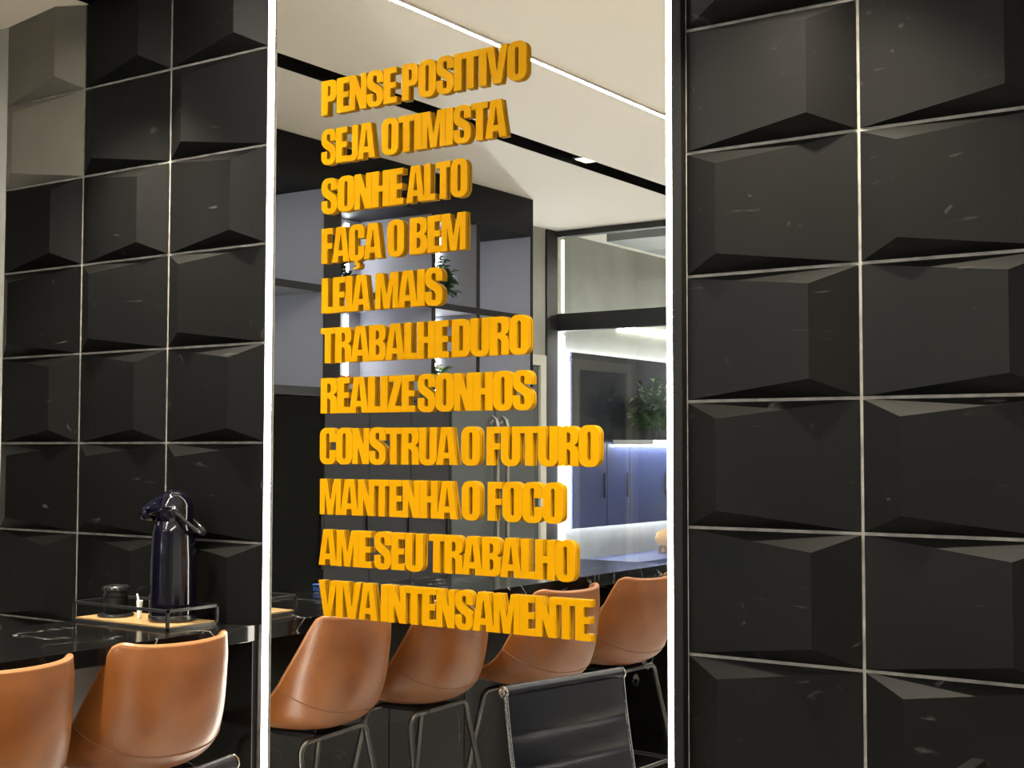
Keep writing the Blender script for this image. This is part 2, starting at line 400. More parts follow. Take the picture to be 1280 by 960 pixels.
def glyph_mesh(ch, sx):
    key = (ch, round(sx, 3))
    if key in _glyph: return _glyph[key]
    w, loops = GL[ch]
    bm = bmesh.new()
    groups = [[loops[0]]+[l for l in loops[1:]]] if ch != 'Ç' else [[loops[0]], [loops[1]]]
    for g in groups:
        P = [[Vector((x*sx*CAP, 0, z*CAP)) for x, z in l] for l in g]
        flat = [p for l in P for p in l]
        tris = geometry.tessellate_polygon([[Vector((p.x, p.z, 0)) for p in l] for l in P])
        F = [bm.verts.new(p+Vector((0, -LDEP, 0))) for p in flat]
        Mi = [bm.verts.new(p+Vector((0, -LDEP+.0015, 0))) for p in flat]
        Bk = [bm.verts.new(p+Vector((0, -.0006, 0))) for p in flat]
        for a, c, d in tris:
            try:
                bm.faces.new([F[a], F[c], F[d]]); bm.faces.new([Bk[d], Bk[c], Bk[a]])
            except ValueError: pass
        i0 = 0
        for l in P:
            n = len(l)
            for i in range(n):
                a, c = i0+i, i0+(i+1) % n
                if (flat[a]-flat[c]).length < 1e-7: continue
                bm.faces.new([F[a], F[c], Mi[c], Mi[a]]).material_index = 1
                bm.faces.new([Mi[a], Mi[c], Bk[c], Bk[a]])
            i0 += n
    bmesh.ops.remove_doubles(bm, verts=bm.verts[:], dist=1e-6)
    bmesh.ops.recalc_face_normals(bm, faces=bm.faces[:])
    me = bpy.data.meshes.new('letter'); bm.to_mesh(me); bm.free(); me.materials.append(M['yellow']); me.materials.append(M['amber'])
    _glyph[key] = me; return me
D_ = -CAMY
def wall_x(u, v):
    r = fw + rt*((u-640)/FPX) - up*((v-480)/FPX)
    return r.x*D_/r.y
XTXT = -2.393
# (text, where in the stack, [(start, end) of every word along the wall in metres, from the left text edge])
LINES = [
 ('PENSE POSITIVO', 'topmost line', 'just under the ceiling light line', [(405, 499), (505.3, 661)], 98),
 ('SEJA OTIMISTA', 'second line from the top', '', [(405, 472), (480, 636)], 160),
 ('SONHE ALTO', 'third line from the top', '', [(405, 507), (511, 587)], 232),
 ('FAÇA O BEM', 'fourth line from the top', '', [(405, 480), (487, 508), (515, 585)], 298),
 ('LEIA MAIS', 'fifth line from the top', '', [(405, 466), (472, 556)], 364),
 ('TRABALHE DURO', 'sixth line from the top', '', [(404, 564), (567.5, 664)], 424),
 ('REALIZE SONHOS', 'seventh line', '', [(404, 522), (525, 668)], 490),
 ('CONSTRUA O FUTURO', 'eighth line, the widest', '', [(403, 574), (579.5, 603), (611, 752)], 555),
 ('MANTENHA O FOCO', 'ninth line', '', [(403, 574.5), (580, 603), (612.4, 706.7)], 622),
 ('AME SEU TRABALHO', 'second line from the bottom', '', [(401.5, 467.5), (470.7, 532), (538.7, 722)], 690),
 ('VIVA INTENSAMENTE', 'bottom line', '', [(401, 475), (479, 742)], 760),
]
ORD = ['topmost of the eleven', 'second from the top', 'third from the top', 'fourth from the top', 'fifth from the top', 'middle of the eleven', 'fifth from the bottom', 'fourth from the bottom, the widest', 'third from the bottom', 'second from the bottom', 'lowest, touching the reflected stool tops']
for i, (txt, _, _, spans, vy) in enumerate(LINES):
    zb = H + .875 - .1303*i
    x0l = wall_x(spans[0][0], vy)
    t = thing('slogan_lettering', 'raised yellow letters on the mirror reading %s, %s' % (txt, ORD[i]), 'lettering', (x0l, 0, zb), 0, 'yellow slogan lines on the mirror')
    for wtxt, (ua, ub) in zip(txt.split(), spans):
        xa, xb = wall_x(ua, vy), wall_x(ub, vy)
        tight = [-.085 if (a+c) in ('TA', 'AT', 'VA', 'AV', 'IV') and 'V' not in (a+c)[:0] and (a+c) != 'IV' else (-.02 if 'A' in (a, c) or 'V' in (a, c) else .006) for a, c in zip(wtxt, wtxt[1:])]
        tot = sum(GL[c][0] for c in wtxt)
        # letters keep one width; tracking takes up the rest within limits
        want = (xb-xa)/CAP
        sx = (want-sum(tight))/tot
        x = xa
        for k, c in enumerate(wtxt):
            o = bpy.data.objects.new('letter', glyph_mesh(c, sx)); col.objects.link(o); o.parent = t
            o.location = (x-x0l, 0, 0)
            x += sx*GL[c][0]*CAP + (tight[k]*CAP if k < len(tight) else 0)

# ================================================================ COUNTER
CT = .952
CXF, CXB, CYN = -2.612, -3.085, -2.35
t = thing('bar_counter', 'black marble bar counter with veined top running up to the mirror', 'counter', (-2.85, -1.2, 0))
def L(x, y, z=0): return (x+2.85, y+1.2, z)
b = MB(); b.box(CXB+2.85, CXF+2.85, CYN+1.2, -.0012+1.2, CT-.043, CT, .0015); b.build('countertop', M['marble'], t)
b = MB(); b.box(-2.985+2.85, CXF-.003+2.85, -.022+1.2, -.0012+1.2, 0, CT-.0435, .001); b.build('end_panel', M['marble'], t)
b = MB(); b.box(CXB+.02+2.85, CXF-.003+2.85, CYN+1.2, CYN+.03+1.2, 0, CT-.043, .001); b.build('end_panel', M['marble'], t)
ys = [-.026, -.47, -1.06, -1.50, -1.94, -2.318]
for a, c in zip(ys, ys[1:]):
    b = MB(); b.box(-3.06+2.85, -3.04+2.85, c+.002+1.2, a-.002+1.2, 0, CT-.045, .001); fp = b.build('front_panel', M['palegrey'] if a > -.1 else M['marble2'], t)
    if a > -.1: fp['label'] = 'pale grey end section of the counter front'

# ---- serving tray
TX, TY = -2.893, -.150
t = thing('serving_tray', 'black wire-framed tray with wooden base on the counter, carrying the vacuum flask', 'tray', (TX, TY, CT))
w, d, hh, rr = .188, .085, .050, .0036
b = MB(); b.box(-w+.003, w-.003, -d+.003, d-.003, .003, .010, .001); b.build('wooden_base', M['wood'], t)
b = MB()
for z in (.003, hh):
    for s in (-1, 1):
        b.box(-w-rr, w+rr, s*d-rr, s*d+rr, z-rr, z+rr); b.box(s*w-rr, s*w+rr, -d-rr, d+rr, z-rr, z+rr)
for sx in (-1, 1):
    for sy in (-1, 1): b.box(sx*w-rr, sx*w+rr, sy*d-rr, sy*d+rr, 0, hh+rr)
b.build('wire_frame', M['blackmetal'], t)

# ---- vacuum flask (pump pot)
t = thing('vacuum_flask', 'tall glossy black pump vacuum flask with hinged handle standing on the wooden tray', 'flask', (-2.800, -.135, CT+.0101), R(38))
b = MB(); b.lathe([(.050, 0), (.060, .003), (.062, .012), (.0615, .03), (.060, .16), (.056, .235), (.050, .268), (.047, .272)], seg=40); b.build('body', M['pump'], t)
b = MB(); b.lathe([(.0625, .001), (.0635, .004), (.0635, .016), (.062, .018)], seg=40); b.build('base_ring', M['plastic'], t)
# head: dome swept forwards into the spout (towards -x and slightly to the room)
head = MB()
bmh = bmesh.new()
bmesh.ops.create_uvsphere(bmh, u_segments=28, v_segments=18, radius=1)
for v in bmh.verts:
    p = v.co
    x, y, z = p.x*.052, p.y*.049, p.z*.052
    if z < 0: z *= .55
    if p.x < 0:
        k = (-p.x)**1.6
        x = p.x*(.055+.030*k); y *= 1.08-.18*k; z = z*(1.02-.14*k)-.008*k
    v.co = Vector((x, y, z+.298))
for f in bmh.faces: f.smooth = True
head.merge(bmh); head.lathe([(.049, .262), (.051, .268), (.052, .300), (.046, .315)], seg=36)
hd = head.build('pump_head', M['pump'], t)
b = MB(); b.lathe([(.006, -.009), (.016, -.006), (.021, .002), (.0225, .014), (.022, .026), (.014, .030)], (-.080, 0, .286), seg=22, axis='x'); b.build('spout', M['pump'], hd)
# bail handle swung back on the room side
b = MB()
pts = []
for k in range(13):
    a = math.pi*k/12
    l = .090*math.sin(a)**.45
    pts.append((.012+l*.74, -.054*math.cos(a), .292-l*.66))
b.tube(pts, [.0075 if 2 < k < 10 else .0055 for k in range(13)], 10)
for s in (-1, 1): b.lathe([(.009, 0), (.011, .002), (.011, .006), (.007, .008)], (.012, s*.049 if s > 0 else -.057, .292), seg=18, axis='y')
b.build('carry_handle', M['plastic'], t)

# ---- lidded cup on a coaster
t = thing('coaster', 'round black coaster on the tray under the lidded cup', 'coaster', (-3.000, -.160, CT+.0101))
b = MB(); b.lathe([(.040, 0), (.048, .001), (.049, .004), (.047, .008), (.030, .009)], seg=36); b.build('disc', M['plastic'], t)
t = thing('lidded_cup', 'small black cup with knurled glossy lid, standing on a black coaster', 'cup', (-3.000, -.160, CT+.0192))
b = MB(); b.lathe([(.026, 0), (.030, .002), (.0315, .010), (.0325, .042), (.031, .044)], seg=32); b.build('cup_body', M['black'], t)
b = MB(); b.lathe([(.029, .0445), (.033, .046), (.034, .054), (.031, .056), (.031, .060), (.035, .062), (.035, .070), (.032, .074), (.026, .076), (.020, .0745)], seg=32)
for k in range(16):
    a = 2*math.pi*k/16; b.box(.0352*math.cos(a)-.002, .0352*math.cos(a)+.002, .0352*math.sin(a)-.002, .0352*math.sin(a)+.002, .0615, .0705, .0008)
b.build('lid', M['plastic'], t)
t = thing('sugar_scoop', 'small white scoop standing upright between the cup and the flask', 'scoop', (-2.905, -.158, CT+.0101))
b = MB(); b.lathe([(.004, 0), (.005, .001), (.008, .040), (.0085, .048), (.007, .049)], seg=20); b.build('bowl', M['white'], t)
b = MB(); b.tube([(-.004, 0, .044), (-.008, 0, .058), (-.011, 0, .066)], .0026, 8); b.build('stem', M['white'], t)
t = thing('napkin_box', 'flat blue box on the counter, seen only in the mirror', 'box', (-3.02, -.72, CT), R(8))
b = MB(); b.box(-.04, .04, -.035, .035, 0, .020, .004); b.build('box_body', M['blue'], t)
b = MB(); b.box(-.041, .041, -.036, .036, .0202, .026, .003); b.build('box_lid', M['blue'], t)

# ================================================================ BAR STOOLS
def lerp_prof(P, v):
    for a, c in zip(P, P[1:]):
        if v <= c[0]+1e-9:
            k = (v-a[0])/(c[0]-a[0]); return [p+(q-p)*k for p, q in zip(a[1:], c[1:])]
    return list(P[-1][1:])
def smooth_prof(P, v):
    # catmull-rom through the listed stations
    n = len(P)
    for i in range(n-1):
        if v <= P[i+1][0]+1e-9:
            a, c = P[i], P[i+1]; z = P[max(i-1, 0)]; d = P[min(i+2, n-1)]
            k = (v-a[0])/(c[0]-a[0]); out = []
            for j in range(1, len(a)):
                m0 = (c[j]-z[j])/max(1e-6, c[0]-z[0])*(c[0]-a[0]); m1 = (d[j]-a[j])/max(1e-6, d[0]-a[0])*(c[0]-a[0])
                out.append((2*k**3-3*k*k+1)*a[j]+(k**3-2*k*k+k)*m0+(-2*k**3+3*k*k)*c[j]+(k**3-k*k)*m1)
            return out
    return list(P[-1][1:])
# local axes: +x forwards (sitting direction), y sideways, z up
CEN = [(0, .36, .650), (.12, .30, .652), (.25, .20, .636), (.37, .11, .628), (.47, .035, .640), (.55, -.020, .672), (.64, -.050, .735), (.78, -.066, .825), (.90, -.068, .895), (1, -.060, .944)]
EDG = [(0, .345, .135, .655), (.12, .305, .185, .672), (.25, .245, .200, .682), (.37, .190, .200, .694), (.47, .150, .198, .716), (.55, .120, .192, .750), (.64, .094, .186, .792), (.78, .057, .173, .858), (.90, .026, .163, .915), (1, .000, .150, .960)]
def shell_pt(u, v, off=0):
    s = abs(u)
    if v > .86:                              # the top corners are rounded off
        v = .86+(v-.86)*(1-.24*max(0, (s-.76)/.24)**2.4)
    c = smooth_prof(CEN, v); e = smooth_prof(EDG, v); a = s*math.pi/2
    k = 1-math.cos(a)
    k = .55*k+.45*s**2.2
    # rounded top corners
    return Vector((c[0]+(e[0]-c[0])*k, math.copysign(e[1]*math.sin(a)**.95, u) if s > 0 else 0, c[1]+(e[2]-c[1])*k))
def make_stool():
    t = thing('bar_stool', '', 'bar stool')
    NU, NV = 28, 44; T = .016
    def grid(fn):
        return [[fn(-1+2*i/NU, j/NV) for i in range(NU+1)] for j in range(NV+1)]
    G = grid(lambda u, v: shell_pt(u, v))
    N = []
    for j in range(NV+1):
        row = []
        for i in range(NU+1):
            du = G[j][min(i+1, NU)]-G[j][max(i-1, 0)]; dv = G[min(j+1, NV)][i]-G[max(j-1, 0)][i]
            n = du.cross(dv); n.normalize(); row.append(n)
        N.append(row)
    if N[0][NU//2].z > 0: sgn = -1
    else: sgn = 1
    b = MB()
    VI = [[b.bm.verts.new(G[j][i]-N[j][i]*sgn*T*.5) for i in range(NU+1)] for j in range(NV+1)]
    VO = [[b.bm.verts.new(G[j][i]+N[j][i]*sgn*T*.5) for i in range(NU+1)] for j in range(NV+1)]
    for j in range(NV):
        for i in range(NU):
            for V_, fl_ in ((VI, 0), (VO, 1)):
                q = [V_[j][i], V_[j][i+1], V_[j+1][i+1], V_[j+1][i]]
                f = b.bm.faces.new(q if not fl_ else q[::-1]); f.smooth = True
    rim = [(0, i) for i in range(NU)]+[(j, NU) for j in range(NV)]+[(NV, i) for i in range(NU, 0, -1)]+[(j, 0) for j in range(NV, 0, -1)]
    for a, c in zip(rim, rim[1:]+rim[:1]):
        f = b.bm.faces.new([VI[a[0]][a[1]], VI[c[0]][c[1]], VO[c[0]][c[1]], VO[a[0]][a[1]]]); f.smooth = True
    sh = b.build('seat_shell', M['leather'], t)
    b = MB(); b.tube([G[j][i] for j, i in rim], .0088, 8, closed=True); b.build('piping', M['piping'], sh)
    b = MB()
    jj = int(.575*NV)
    b.tube([G[jj][i]+N[jj][i]*sgn*(T*.5+.0006) for i in range(NU+1)], .0016, 6); b.build('seam', M['stitch'], sh)
    # seat plate and steel frame
    b = MB(); b.box(.05, .245, -.075, .075, .599, .613, .003); b.box(.09, .20, -.05, .05, .612, .622, .002); b.build('seat_plate', M['blackmetal'], t)
    tops = {}
    for sx, fx, gx in ((0, .06, -.045), (1, .235, .34)):
        for sy in (-1, 1):
            y0, y1 = .07*sy, .158*sy
            foot = Vector((gx, .225*sy, 0.004))
            p = [Vector((fx, y0, .606)), Vector((fx, .125*sy, .606))]
            for k in range(1, 7):
                a = math.pi/2*k/6
                p.append(Vector((fx, .125*sy+.035*math.sin(a)*sy, .606-.035*(1-math.cos(a)))))
            s0 = p[-1].copy()
            for k in range(1, 9):
                p.append(s0.lerp(foot, k/8))
            b = MB(); b.tube(p, .0088, 10); lg = b.build('leg', M['rod'], t)
            b = MB(); b.lathe([(.010, 0), (.013, .001), (.013, .012), (.010, .016)], (foot.x, foot.y, 0), seg=14); b.build('foot_cap', M['plastic'], lg)
            tops[(sx, sy)] = s0.lerp(foot, (s0.z-.25)/s0.z)
    b = MB(); o = [tops[(0, -1)], tops[(1, -1)], tops[(1, 1)], tops[(0, 1)]]
    for a, c in zip(o, o[1:]+o[:1]): b.tube([a, a.lerp(c, .5), c], .0075, 8)
    b.build('footrest', M['rod'], t)
    return t
ST = make_stool()
stools = [(-2.575, -.335, 174, 'tan leather bar stool at the mirror end of the counter, in front of the flask'),
          (-2.562, -.808, 176, 'tan leather bar stool second from the mirror, cut by the left edge of the photo'),
          (-2.437, -1.262, 185, 'tan leather bar stool third from the mirror, reflected behind the lettering'),
          (-2.432, -1.800, 184, 'tan leather bar stool farthest from the mirror, reflected beside the right light strip')]
for i, (x, y, a, lab) in enumerate(stools):
    o = ST if i == 0 else copy_tree(ST)
    o.location = (x, y, 0); o.rotation_euler = (0, 0, R(a))
    tag(o, lab, 'bar stool', 'tan bar stools along the counter')

# ================================================================ OFFICE CHAIR
# roll ends at (-2.174,-.508,.741) and (-2.070,-1.000,.741); sits facing +x
t = thing('office_chair', 'black leather office chair with chrome side rails, ribbed back and rolled top edge', 'office chair', (-2.122, -.754, 0), math.atan2(.207, .978))
# local: +x forwards, +y towards the mirror, roll centre at (0,*,.741)
W2 = .240
def back_x(z):           # centre line of the sling
    return .008+(.741-z)*.115 + .02*max(0, (.741-z)/.33)**2
prof = []
z = .735
path = [(back_x(.735-.31*k/14), .735-.31*k/14) for k in range(15)]
cx, cz = path[-1]
for k in range(1, 7):
    a = math.pi/2*k/6*.93; path.append((cx+.055*math.sin(a)*.9+.03*(1-math.cos(a)), cz-.045*(1-math.cos(a))-.012*math.sin(a)))
sx_, sz_ = path[-1]
for k in range(1, 11): path.append((sx_+.036*k, sz_+.012*math.sin(k/10*2.2)))
fx_, fz_ = path[-1]
for k in range(1, 5): path.append((fx_+.016*k, fz_-.006*k*k*.55))
# cumulative length to place the ribs
cum = [0]
for a, c in zip(path, path[1:]): cum.append(cum[-1]+math.hypot(a[0]-c[0], a[1]-c[1]))
def at_len(s):
    for i in range(len(path)-1):
        if s <= cum[i+1] or i == len(path)-2:
            k = (s-cum[i])/(cum[i+1]-cum[i]); p = (path[i][0]+(path[i+1][0]-path[i][0])*k, path[i][1]+(path[i+1][1]-path[i][1])*k)
            dx, dz = path[i+1][0]-path[i][0], path[i+1][1]-path[i][1]; l = math.hypot(dx, dz); return p, (dx/l, dz/l)
creases = [.115+.092*k for k in range(9)]
def sling(s0, s1, name, parent):
    b = MB(); NS, NY = int((s1-s0)/.006), 12
    rows = []
    for side in (1, -1):
        g = []
        for j in range(NS+1):
            s = s0+(s1-s0)*j/NS; p, d = at_len(s); n = (-d[1]*1.0, d[0]*1.0)
            if n[0] < 0 and abs(n[0]) > abs(n[1]): n = (-n[0], -n[1])
            if n[1] < 0 and abs(n[1]) >= abs(n[0]): n = (-n[0], -n[1])
            dip = min(abs(s-c) for c in creases)
            th = .005+.012*(1-math.exp(-(dip/.016)**1.0))
            r = []
            for i in range(NY+1):
                y = -W2+2*W2*i/NY; e = 1-abs(2*i/NY-1)**8*.45
                bw = .007*abs(2*i/NY-1)**4; r.append(b.bm.verts.new((p[0]+n[0]*(side*th*e-bw), y, p[1]+n[1]*(side*th*e-bw))))
            g.append(r)
        rows.append(g)
    A, B_ = rows
    for j in range(NS):
        for i in range(NY):
            b.bm.faces.new([A[j][i], A[j][i+1], A[j+1][i+1], A[j+1][i]]).smooth = True
            b.bm.faces.new([B_[j][i], B_[j+1][i], B_[j+1][i+1], B_[j][i+1]]).smooth = True
        for i in (0, NY): b.bm.faces.new([A[j][i], B_[j][i], B_[j+1][i], A[j+1][i]])
    for j in (0, NS):
        for i in range(NY): b.bm.faces.new([A[j][i], A[j][i+1], B_[j][i+1], B_[j][i]])
    return b.build(name, M['blackleather'], parent)
smid = cum[16]
sling(.004, smid, 'backrest', t); sling(smid+.001, cum[-1], 'seat', t)
b = MB(); b.lathe([(.012, -W2-.003), (.0165, -W2-.001), (.0175, -W2+.006), (.0175, W2-.006), (.0165, W2+.001), (.012, W2+.003)], (0, 0, .741), seg=24, axis='y'); rl = b.build('top_roll', M['blackleather'], t)
for s in (-1, 1):
    y = s*(W2+.003)
    b = MB(); b.lathe([(.008, 0), (.0175, .0005), (.0182, .004), (.0165, .0075), (.012, .0078), (.0118, .006), (.006, .006), (.0055, .0085), (.002, .009)], (0, 0, 0), seg=24, axis='y')
    if s < 0:
        for v in b.bm.verts: v.co.y *= -1
    for v in b.bm.verts: v.co += Vector((0, y, .741))
    b.build('end_cap', M['chrome'], rl)
for s in (-1, 1):
    b = MB(); b.tube([(p[0]-.002, s*(W2+.0035), p[1]) for p in path[:-2]], .0062, 10); b.build('side_rail', M['chrome'], t)
b = MB(); b.box(.17, .33, -.10, .10, .352, .385, .01); b.tube([(.25, -W2-.004, .393), (.25, 0, .378), (.25, W2+.004, .393)], .010, 10); b.build('seat_bracket', M['chrome'], t)
b = MB(); b.lathe([(.026, .10), (.028, .11), (.026, .24), (.016, .245), (.016, .355)], (.25, 0, 0), seg=20); b.build('gas_column', M['chrome'], t)
star = MB(); star.lathe([(.03, .085), (.038, .09), (.036, .125), (.028, .13)], (.25, 0, 0), seg=20)
for k in range(5):
    a = 2*math.pi*k/5+.3
    star.tube([(.25+.02*math.cos(a), .02*math.sin(a), .112), (.25+.14*math.cos(a), .14*math.sin(a), .092), (.25+.27*math.cos(a), .27*math.sin(a), .068)], [.018, .014, .011], 10)
sb = star.build('star_base', M['chrome'], t)
for k in range(5):
    a = 2*math.pi*k/5+.3; px, py = .25+.27*math.cos(a), .27*math.sin(a)
    b = MB()
    for s in (-1, 1): b.lathe([(.018, -.006), (.026, -.005), (.026, .005), (.018, .006)], (px, py+s*.012, .026), seg=18, axis='y')
    b.lathe([(.006, .03), (.006, .066)], (px, py, 0), seg=10)
    b.build('caster', M['plastic'], sb)

# ---- low black screen by the right wall
t = thing('floor_screen', 'black panel edge at the bottom right corner, in front of the tiled wall', 'screen', (-.628, -1.0, 0))
b = MB(); b.box(-.012, .012, -.65, .65, .03, .92, .002); b.build('screen_panel', M['black'], t)
for y in (-.5, .5):
    b = MB(); b.box(-.16, .16, y-.03, y+.03, 0, .0295, .004); b.build('foot', M['blackmetal'], t)

# ================================================================ CEILING LIGHTS
def line_light(x, y0, y1, label, w=.0075):
    t = thing('linear_ceiling_light', label, 'light', (x, (y0+y1)/2, CZ-.010), 0, 'linear lights in the ceiling')
    l = abs(y1-y0)/2
    b = MB(); b.box(-w-.004, -w, -l, l, 0, .0098); b.box(w, w+.004, -l, l, 0, .0098); b.box(-w, w, -l, l, .007, .0098); b.build('profile', M['alu'], t)
    b = MB(); b.box(-w+.0003, w-.0003, -l+.001, l-.001, .001, .0068); b.build('diffuser', M['ledceil'], t)
line_light(-2.555, -.40, -4.30, 'thin warm light line set in the ceiling above the stools')
line_light(-.35, -1.60, -4.25, 'added thin warm fill light line, unseen, in the ceiling above the camera side of the room')  # added fill line out of view, brightens the front and the ceiling
def downlight(x, y, watts, label):
    t = thing('recessed_downlight', label, 'light', (x, y, CZ-.006), 0, 'recessed downlights along the tiled wall')
    b = MB(); b.lathe([(.030, .0055), (.031, .001), (.044, 0), (.046, .002), (.046, .0055)], seg=28); b.build('trim_ring', M['white'], t)
    b = MB(); b.lathe([(.0298, .004), (.0298, .0052)], seg=24); b.build('lens', M['ledwarm'], t)
    ld = bpy.data.lights.new('downlight_bulb', 'SPOT'); ld.energy = watts; ld.color = (1, .9, .70); ld.shadow_soft_size = .022; ld.spot_size = R(88); ld.spot_blend = .7
    lo = bpy.data.objects.new('bulb', ld); col.objects.link(lo); lo.parent = t; lo.location = (0, 0, -.012)
for x_, lab in ((-3.02, 'recessed round downlight above the counter end'), (-1.08, 'recessed round downlight above the tiled wall beside the mirror'), (.85, 'recessed round downlight farthest right along the tiled wall')):
    downlight(x_, -.36, 400, lab)
t = thing('slot_spotlight', 'small square spotlight set in the black ceiling slot', 'light', (-3.305, -2.82, CZ+.02))
b = MB(); b.box(-.045, .045, -.06, .06, 0, .055, .004); b.build('housing', M['blackmetal'], t)
b = MB(); b.box(-.034, .034, -.048, .048, -.004, -.0003, .001); b.build('lens', M['ledwarm'], t)

# ================================================================ SHELF UNIT BEHIND THE BAR
FX, BX = -4.02, -4.495
YA, YB = -.72, -3.435
t = thing('shelf_unit', 'black wall shelf unit with lit open niches, fixed above the cabinets behind the bar', 'shelf unit', (-4.26, -2.0, 1.65))
def SB(x0, x1, y0, y1, z0, z1, bev=.001): b = MB(); b.box(x0+4.26, x1+4.26, y0+2.0, y1+2.0, z0-1.65, z1-1.65, bev); return b
SB(BX, FX, YB, YA, 2.575, 2.778).build('fascia', M['black'], t)
SB(BX, FX, YB, YA, 1.652, 1.692).build('bottom_board', M['cabinet'], t)
SB(BX, BX+.012, YB, YA, 1.693, 2.574).build('back_panel', M['niche'], t)
divs = [(YA-.03, YA), (-1.885, -1.775), (-2.575, -2.548), (-2.945, -2.918), (YB, YB+.022)]
for y0, y1 in divs:
    dv = SB(BX+.0125, FX-.004, y0+.0015, y1-.0015, 1.693, 2.574).build('divider', M['niche'], t)
    SB(FX-.0038, FX, y0, y1, 1.693, 2.574, .0005).build('edge_band', M['black'], dv)
for (a0, a1), (b0, b1) in zip(divs, divs[1:]):
    sh = SB(BX+.0125, FX-.004, b1, a0, 2.112, 2.140).build('shelf', M['niche'], t)
    SB(FX-.0038, FX, b1, a0, 2.110, 2.142, .0005).build('edge_band', M['black'], sh)
    for z0, z1 in ((1.72, 2.09), (2.16, 2.55)):
        if b1 > -1.8: SB(BX+.0128, BX+.022, -1.27, -1.25, z0, z1, .0005).build('niche_light', M['ledniche'], t)
        elif b1 < -3: SB(BX+.0128, BX+.022, a0-.030, a0-.012, z0, z1, .0005).build('niche_light', M['ledniche'], t)
        elif b1 > -2.7: SB(BX+.0128, BX+.022, -2.448, -2.428, z0, z1, .0005).build('niche_light', M['ledniche'], t)
        else: SB(-4.286, -4.262, b1+.0002, b1+.009, z0, z1, .0005).build('niche_light', M['ledniche'], t)

# ---- cabinets and refrigerator below
def cabinet(name, y0, y1, m, label, doors, handle=True):
    yc = (y0+y1)/2
    t = thing(name, label, 'cabinet', (-4.26, yc, 0))
    b = MB(); b.box(BX+4.26, FX-.022+4.26, y0-yc, y1-yc, .08, 1.650, .001); b.build('carcass', M['black'], t)
    b = MB(); b.box(BX+4.26, FX-.06+4.26, y0-yc, y1-yc, 0, .0795); b.build('plinth', M['black'], t)
    for a, c in doors:
        b = MB(); b.box(FX-.0215+4.26, FX+4.26, min(a, c)+.002-yc, max(a, c)-.002-yc, .085, 1.646, .001); dr = b.build('door', m, t)
        if handle:
            b = MB(); b.box(FX+.0005+4.26, FX+.012+4.26, min(a, c)+.012-yc, min(a, c)+.024-yc, .9, 1.15, .002); b.build('handle', M['blackmetal'], dr)
    return t
cabinet('tall_cabinet', -1.785, YA, M['gloss'], 'tall gloss black cabinet behind the bar, nearest the mirror wall', [(YA, -1.25), (-1.25, -1.785)])
cabinet('tall_cabinet', -2.690, -1.787, M['cabinet'], 'tall charcoal cabinet with three doors, between the gloss cabinet and the refrigerator', [(-1.787, -2.09), (-2.09, -2.39), (-2.39, -2.69)])
t = thing('refrigerator', 'dark steel two-door refrigerator with a pair of long upright handles', 'refrigerator', (-4.22, -3.06, 0))
b = MB(); b.box(-.27, .17, -.362, .362, .02, 1.645, .006); b.build('body', M['steel'], t)
for s in (-1, 1):
    b = MB(); b.box(.1705, .212, .003*s, .362*s, .06, 1.640, .006); dr = b.build('door', M['steel'], t)
    b = MB(); y = s*.045
    pts = [(.213, y, 1.56), (.235, y, 1.585), (.255, y, 1.57), (.262, y, 1.54)]+[(.262, y, 1.54-.88*k/6) for k in range(1, 7)]+[(.255, y, .63), (.235, y, .615), (.213, y, .64)]
    b.tube(pts, .012, 10); b.build('handle', M['steelh'], dr)
b = MB()
for sx in (-.2, .1):
    for sy in (-.3, .3): b.lathe([(.02, 0), (.02, .0195)], (sx, sy, 0), seg=12)
b.build('foot', M['plastic'], t)

# ---- plants and ornaments in the niches
def leafy(b, c, r, h, n, lw, ll, seed):
    rnd = random.Random(seed)
    for k in range(n):
        a = rnd.uniform(0, 2*math.pi); el = rnd.uniform(.15, 1.25)
        d = Vector((math.cos(a)*math.cos(el), math.sin(a)*math.cos(el), math.sin(el)))
        base = Vector(c)+Vector((rnd.uniform(-.2, .2)*r, rnd.uniform(-.2, .2)*r, rnd.uniform(0, .55)*h))
        tip = base+Vector((d.x*r, d.y*r, d.z*h*.55))*rnd.uniform(.6, 1)
        side = d.cross(Vector((0, 0, 1))).normalized()
        b.tube([base, base.lerp(tip, .5)+Vector((0, 0, .01)), tip], .0018, 5)
        L_ = ll*rnd.uniform(.7, 1.2)
        for q in range(5):
            f = .3+.7*q/4
            p0 = base.lerp(tip, f)
            for s in (-1, 1):
                dd = (d*.6+side*s*.8+Vector((0, 0, rnd.uniform(-.5, .3)))).normalized()
                sd = dd.cross(Vector((0, 0, 1)))
                if sd.length < .01: continue
                sd.normalize(); nn = sd.cross(dd)
                p1 = p0+dd*L_*.5+nn*.004; p2 = p0+dd*L_-Vector((0, 0, L_*.25))
                b.face([p0, p1+sd*lw, p2, p1-sd*lw])
def plant(x, y, z, r, h, n, m, label, seed, pr=.05, ph=.07, lw=.012, ll=.055, potm=None, flowers=False):
    t = thing('potted_plant', label, 'plant', (x, y, z))
    b = MB(); b.lathe([(pr*.72, 0), (pr*.75, .002), (pr, ph), (pr*.9, ph), (pr*.86, ph-.008)], seg=20); b.build('pot', potm or M['pot'], t)
    b = MB(); leafy(b, (0, 0, ph*.8), r, h, n, lw, ll, seed); b.build('foliage', m, t, recalc=False)
    if flowers:
        b = MB(); rnd = random.Random(seed)
        for k in range(14):
            a = rnd.uniform(0, 6.28); q = rnd.uniform(.2, 1)*r
            bmq = bmesh.new(); bmesh.ops.create_icosphere(bmq, subdivisions=1, radius=.014)
            b.merge(bmq, M4=Matrix.Translation((q*math.cos(a), q*math.sin(a), ph+rnd.uniform(.3, .9)*h)))
        b.build('blossom', M['flower'], t)
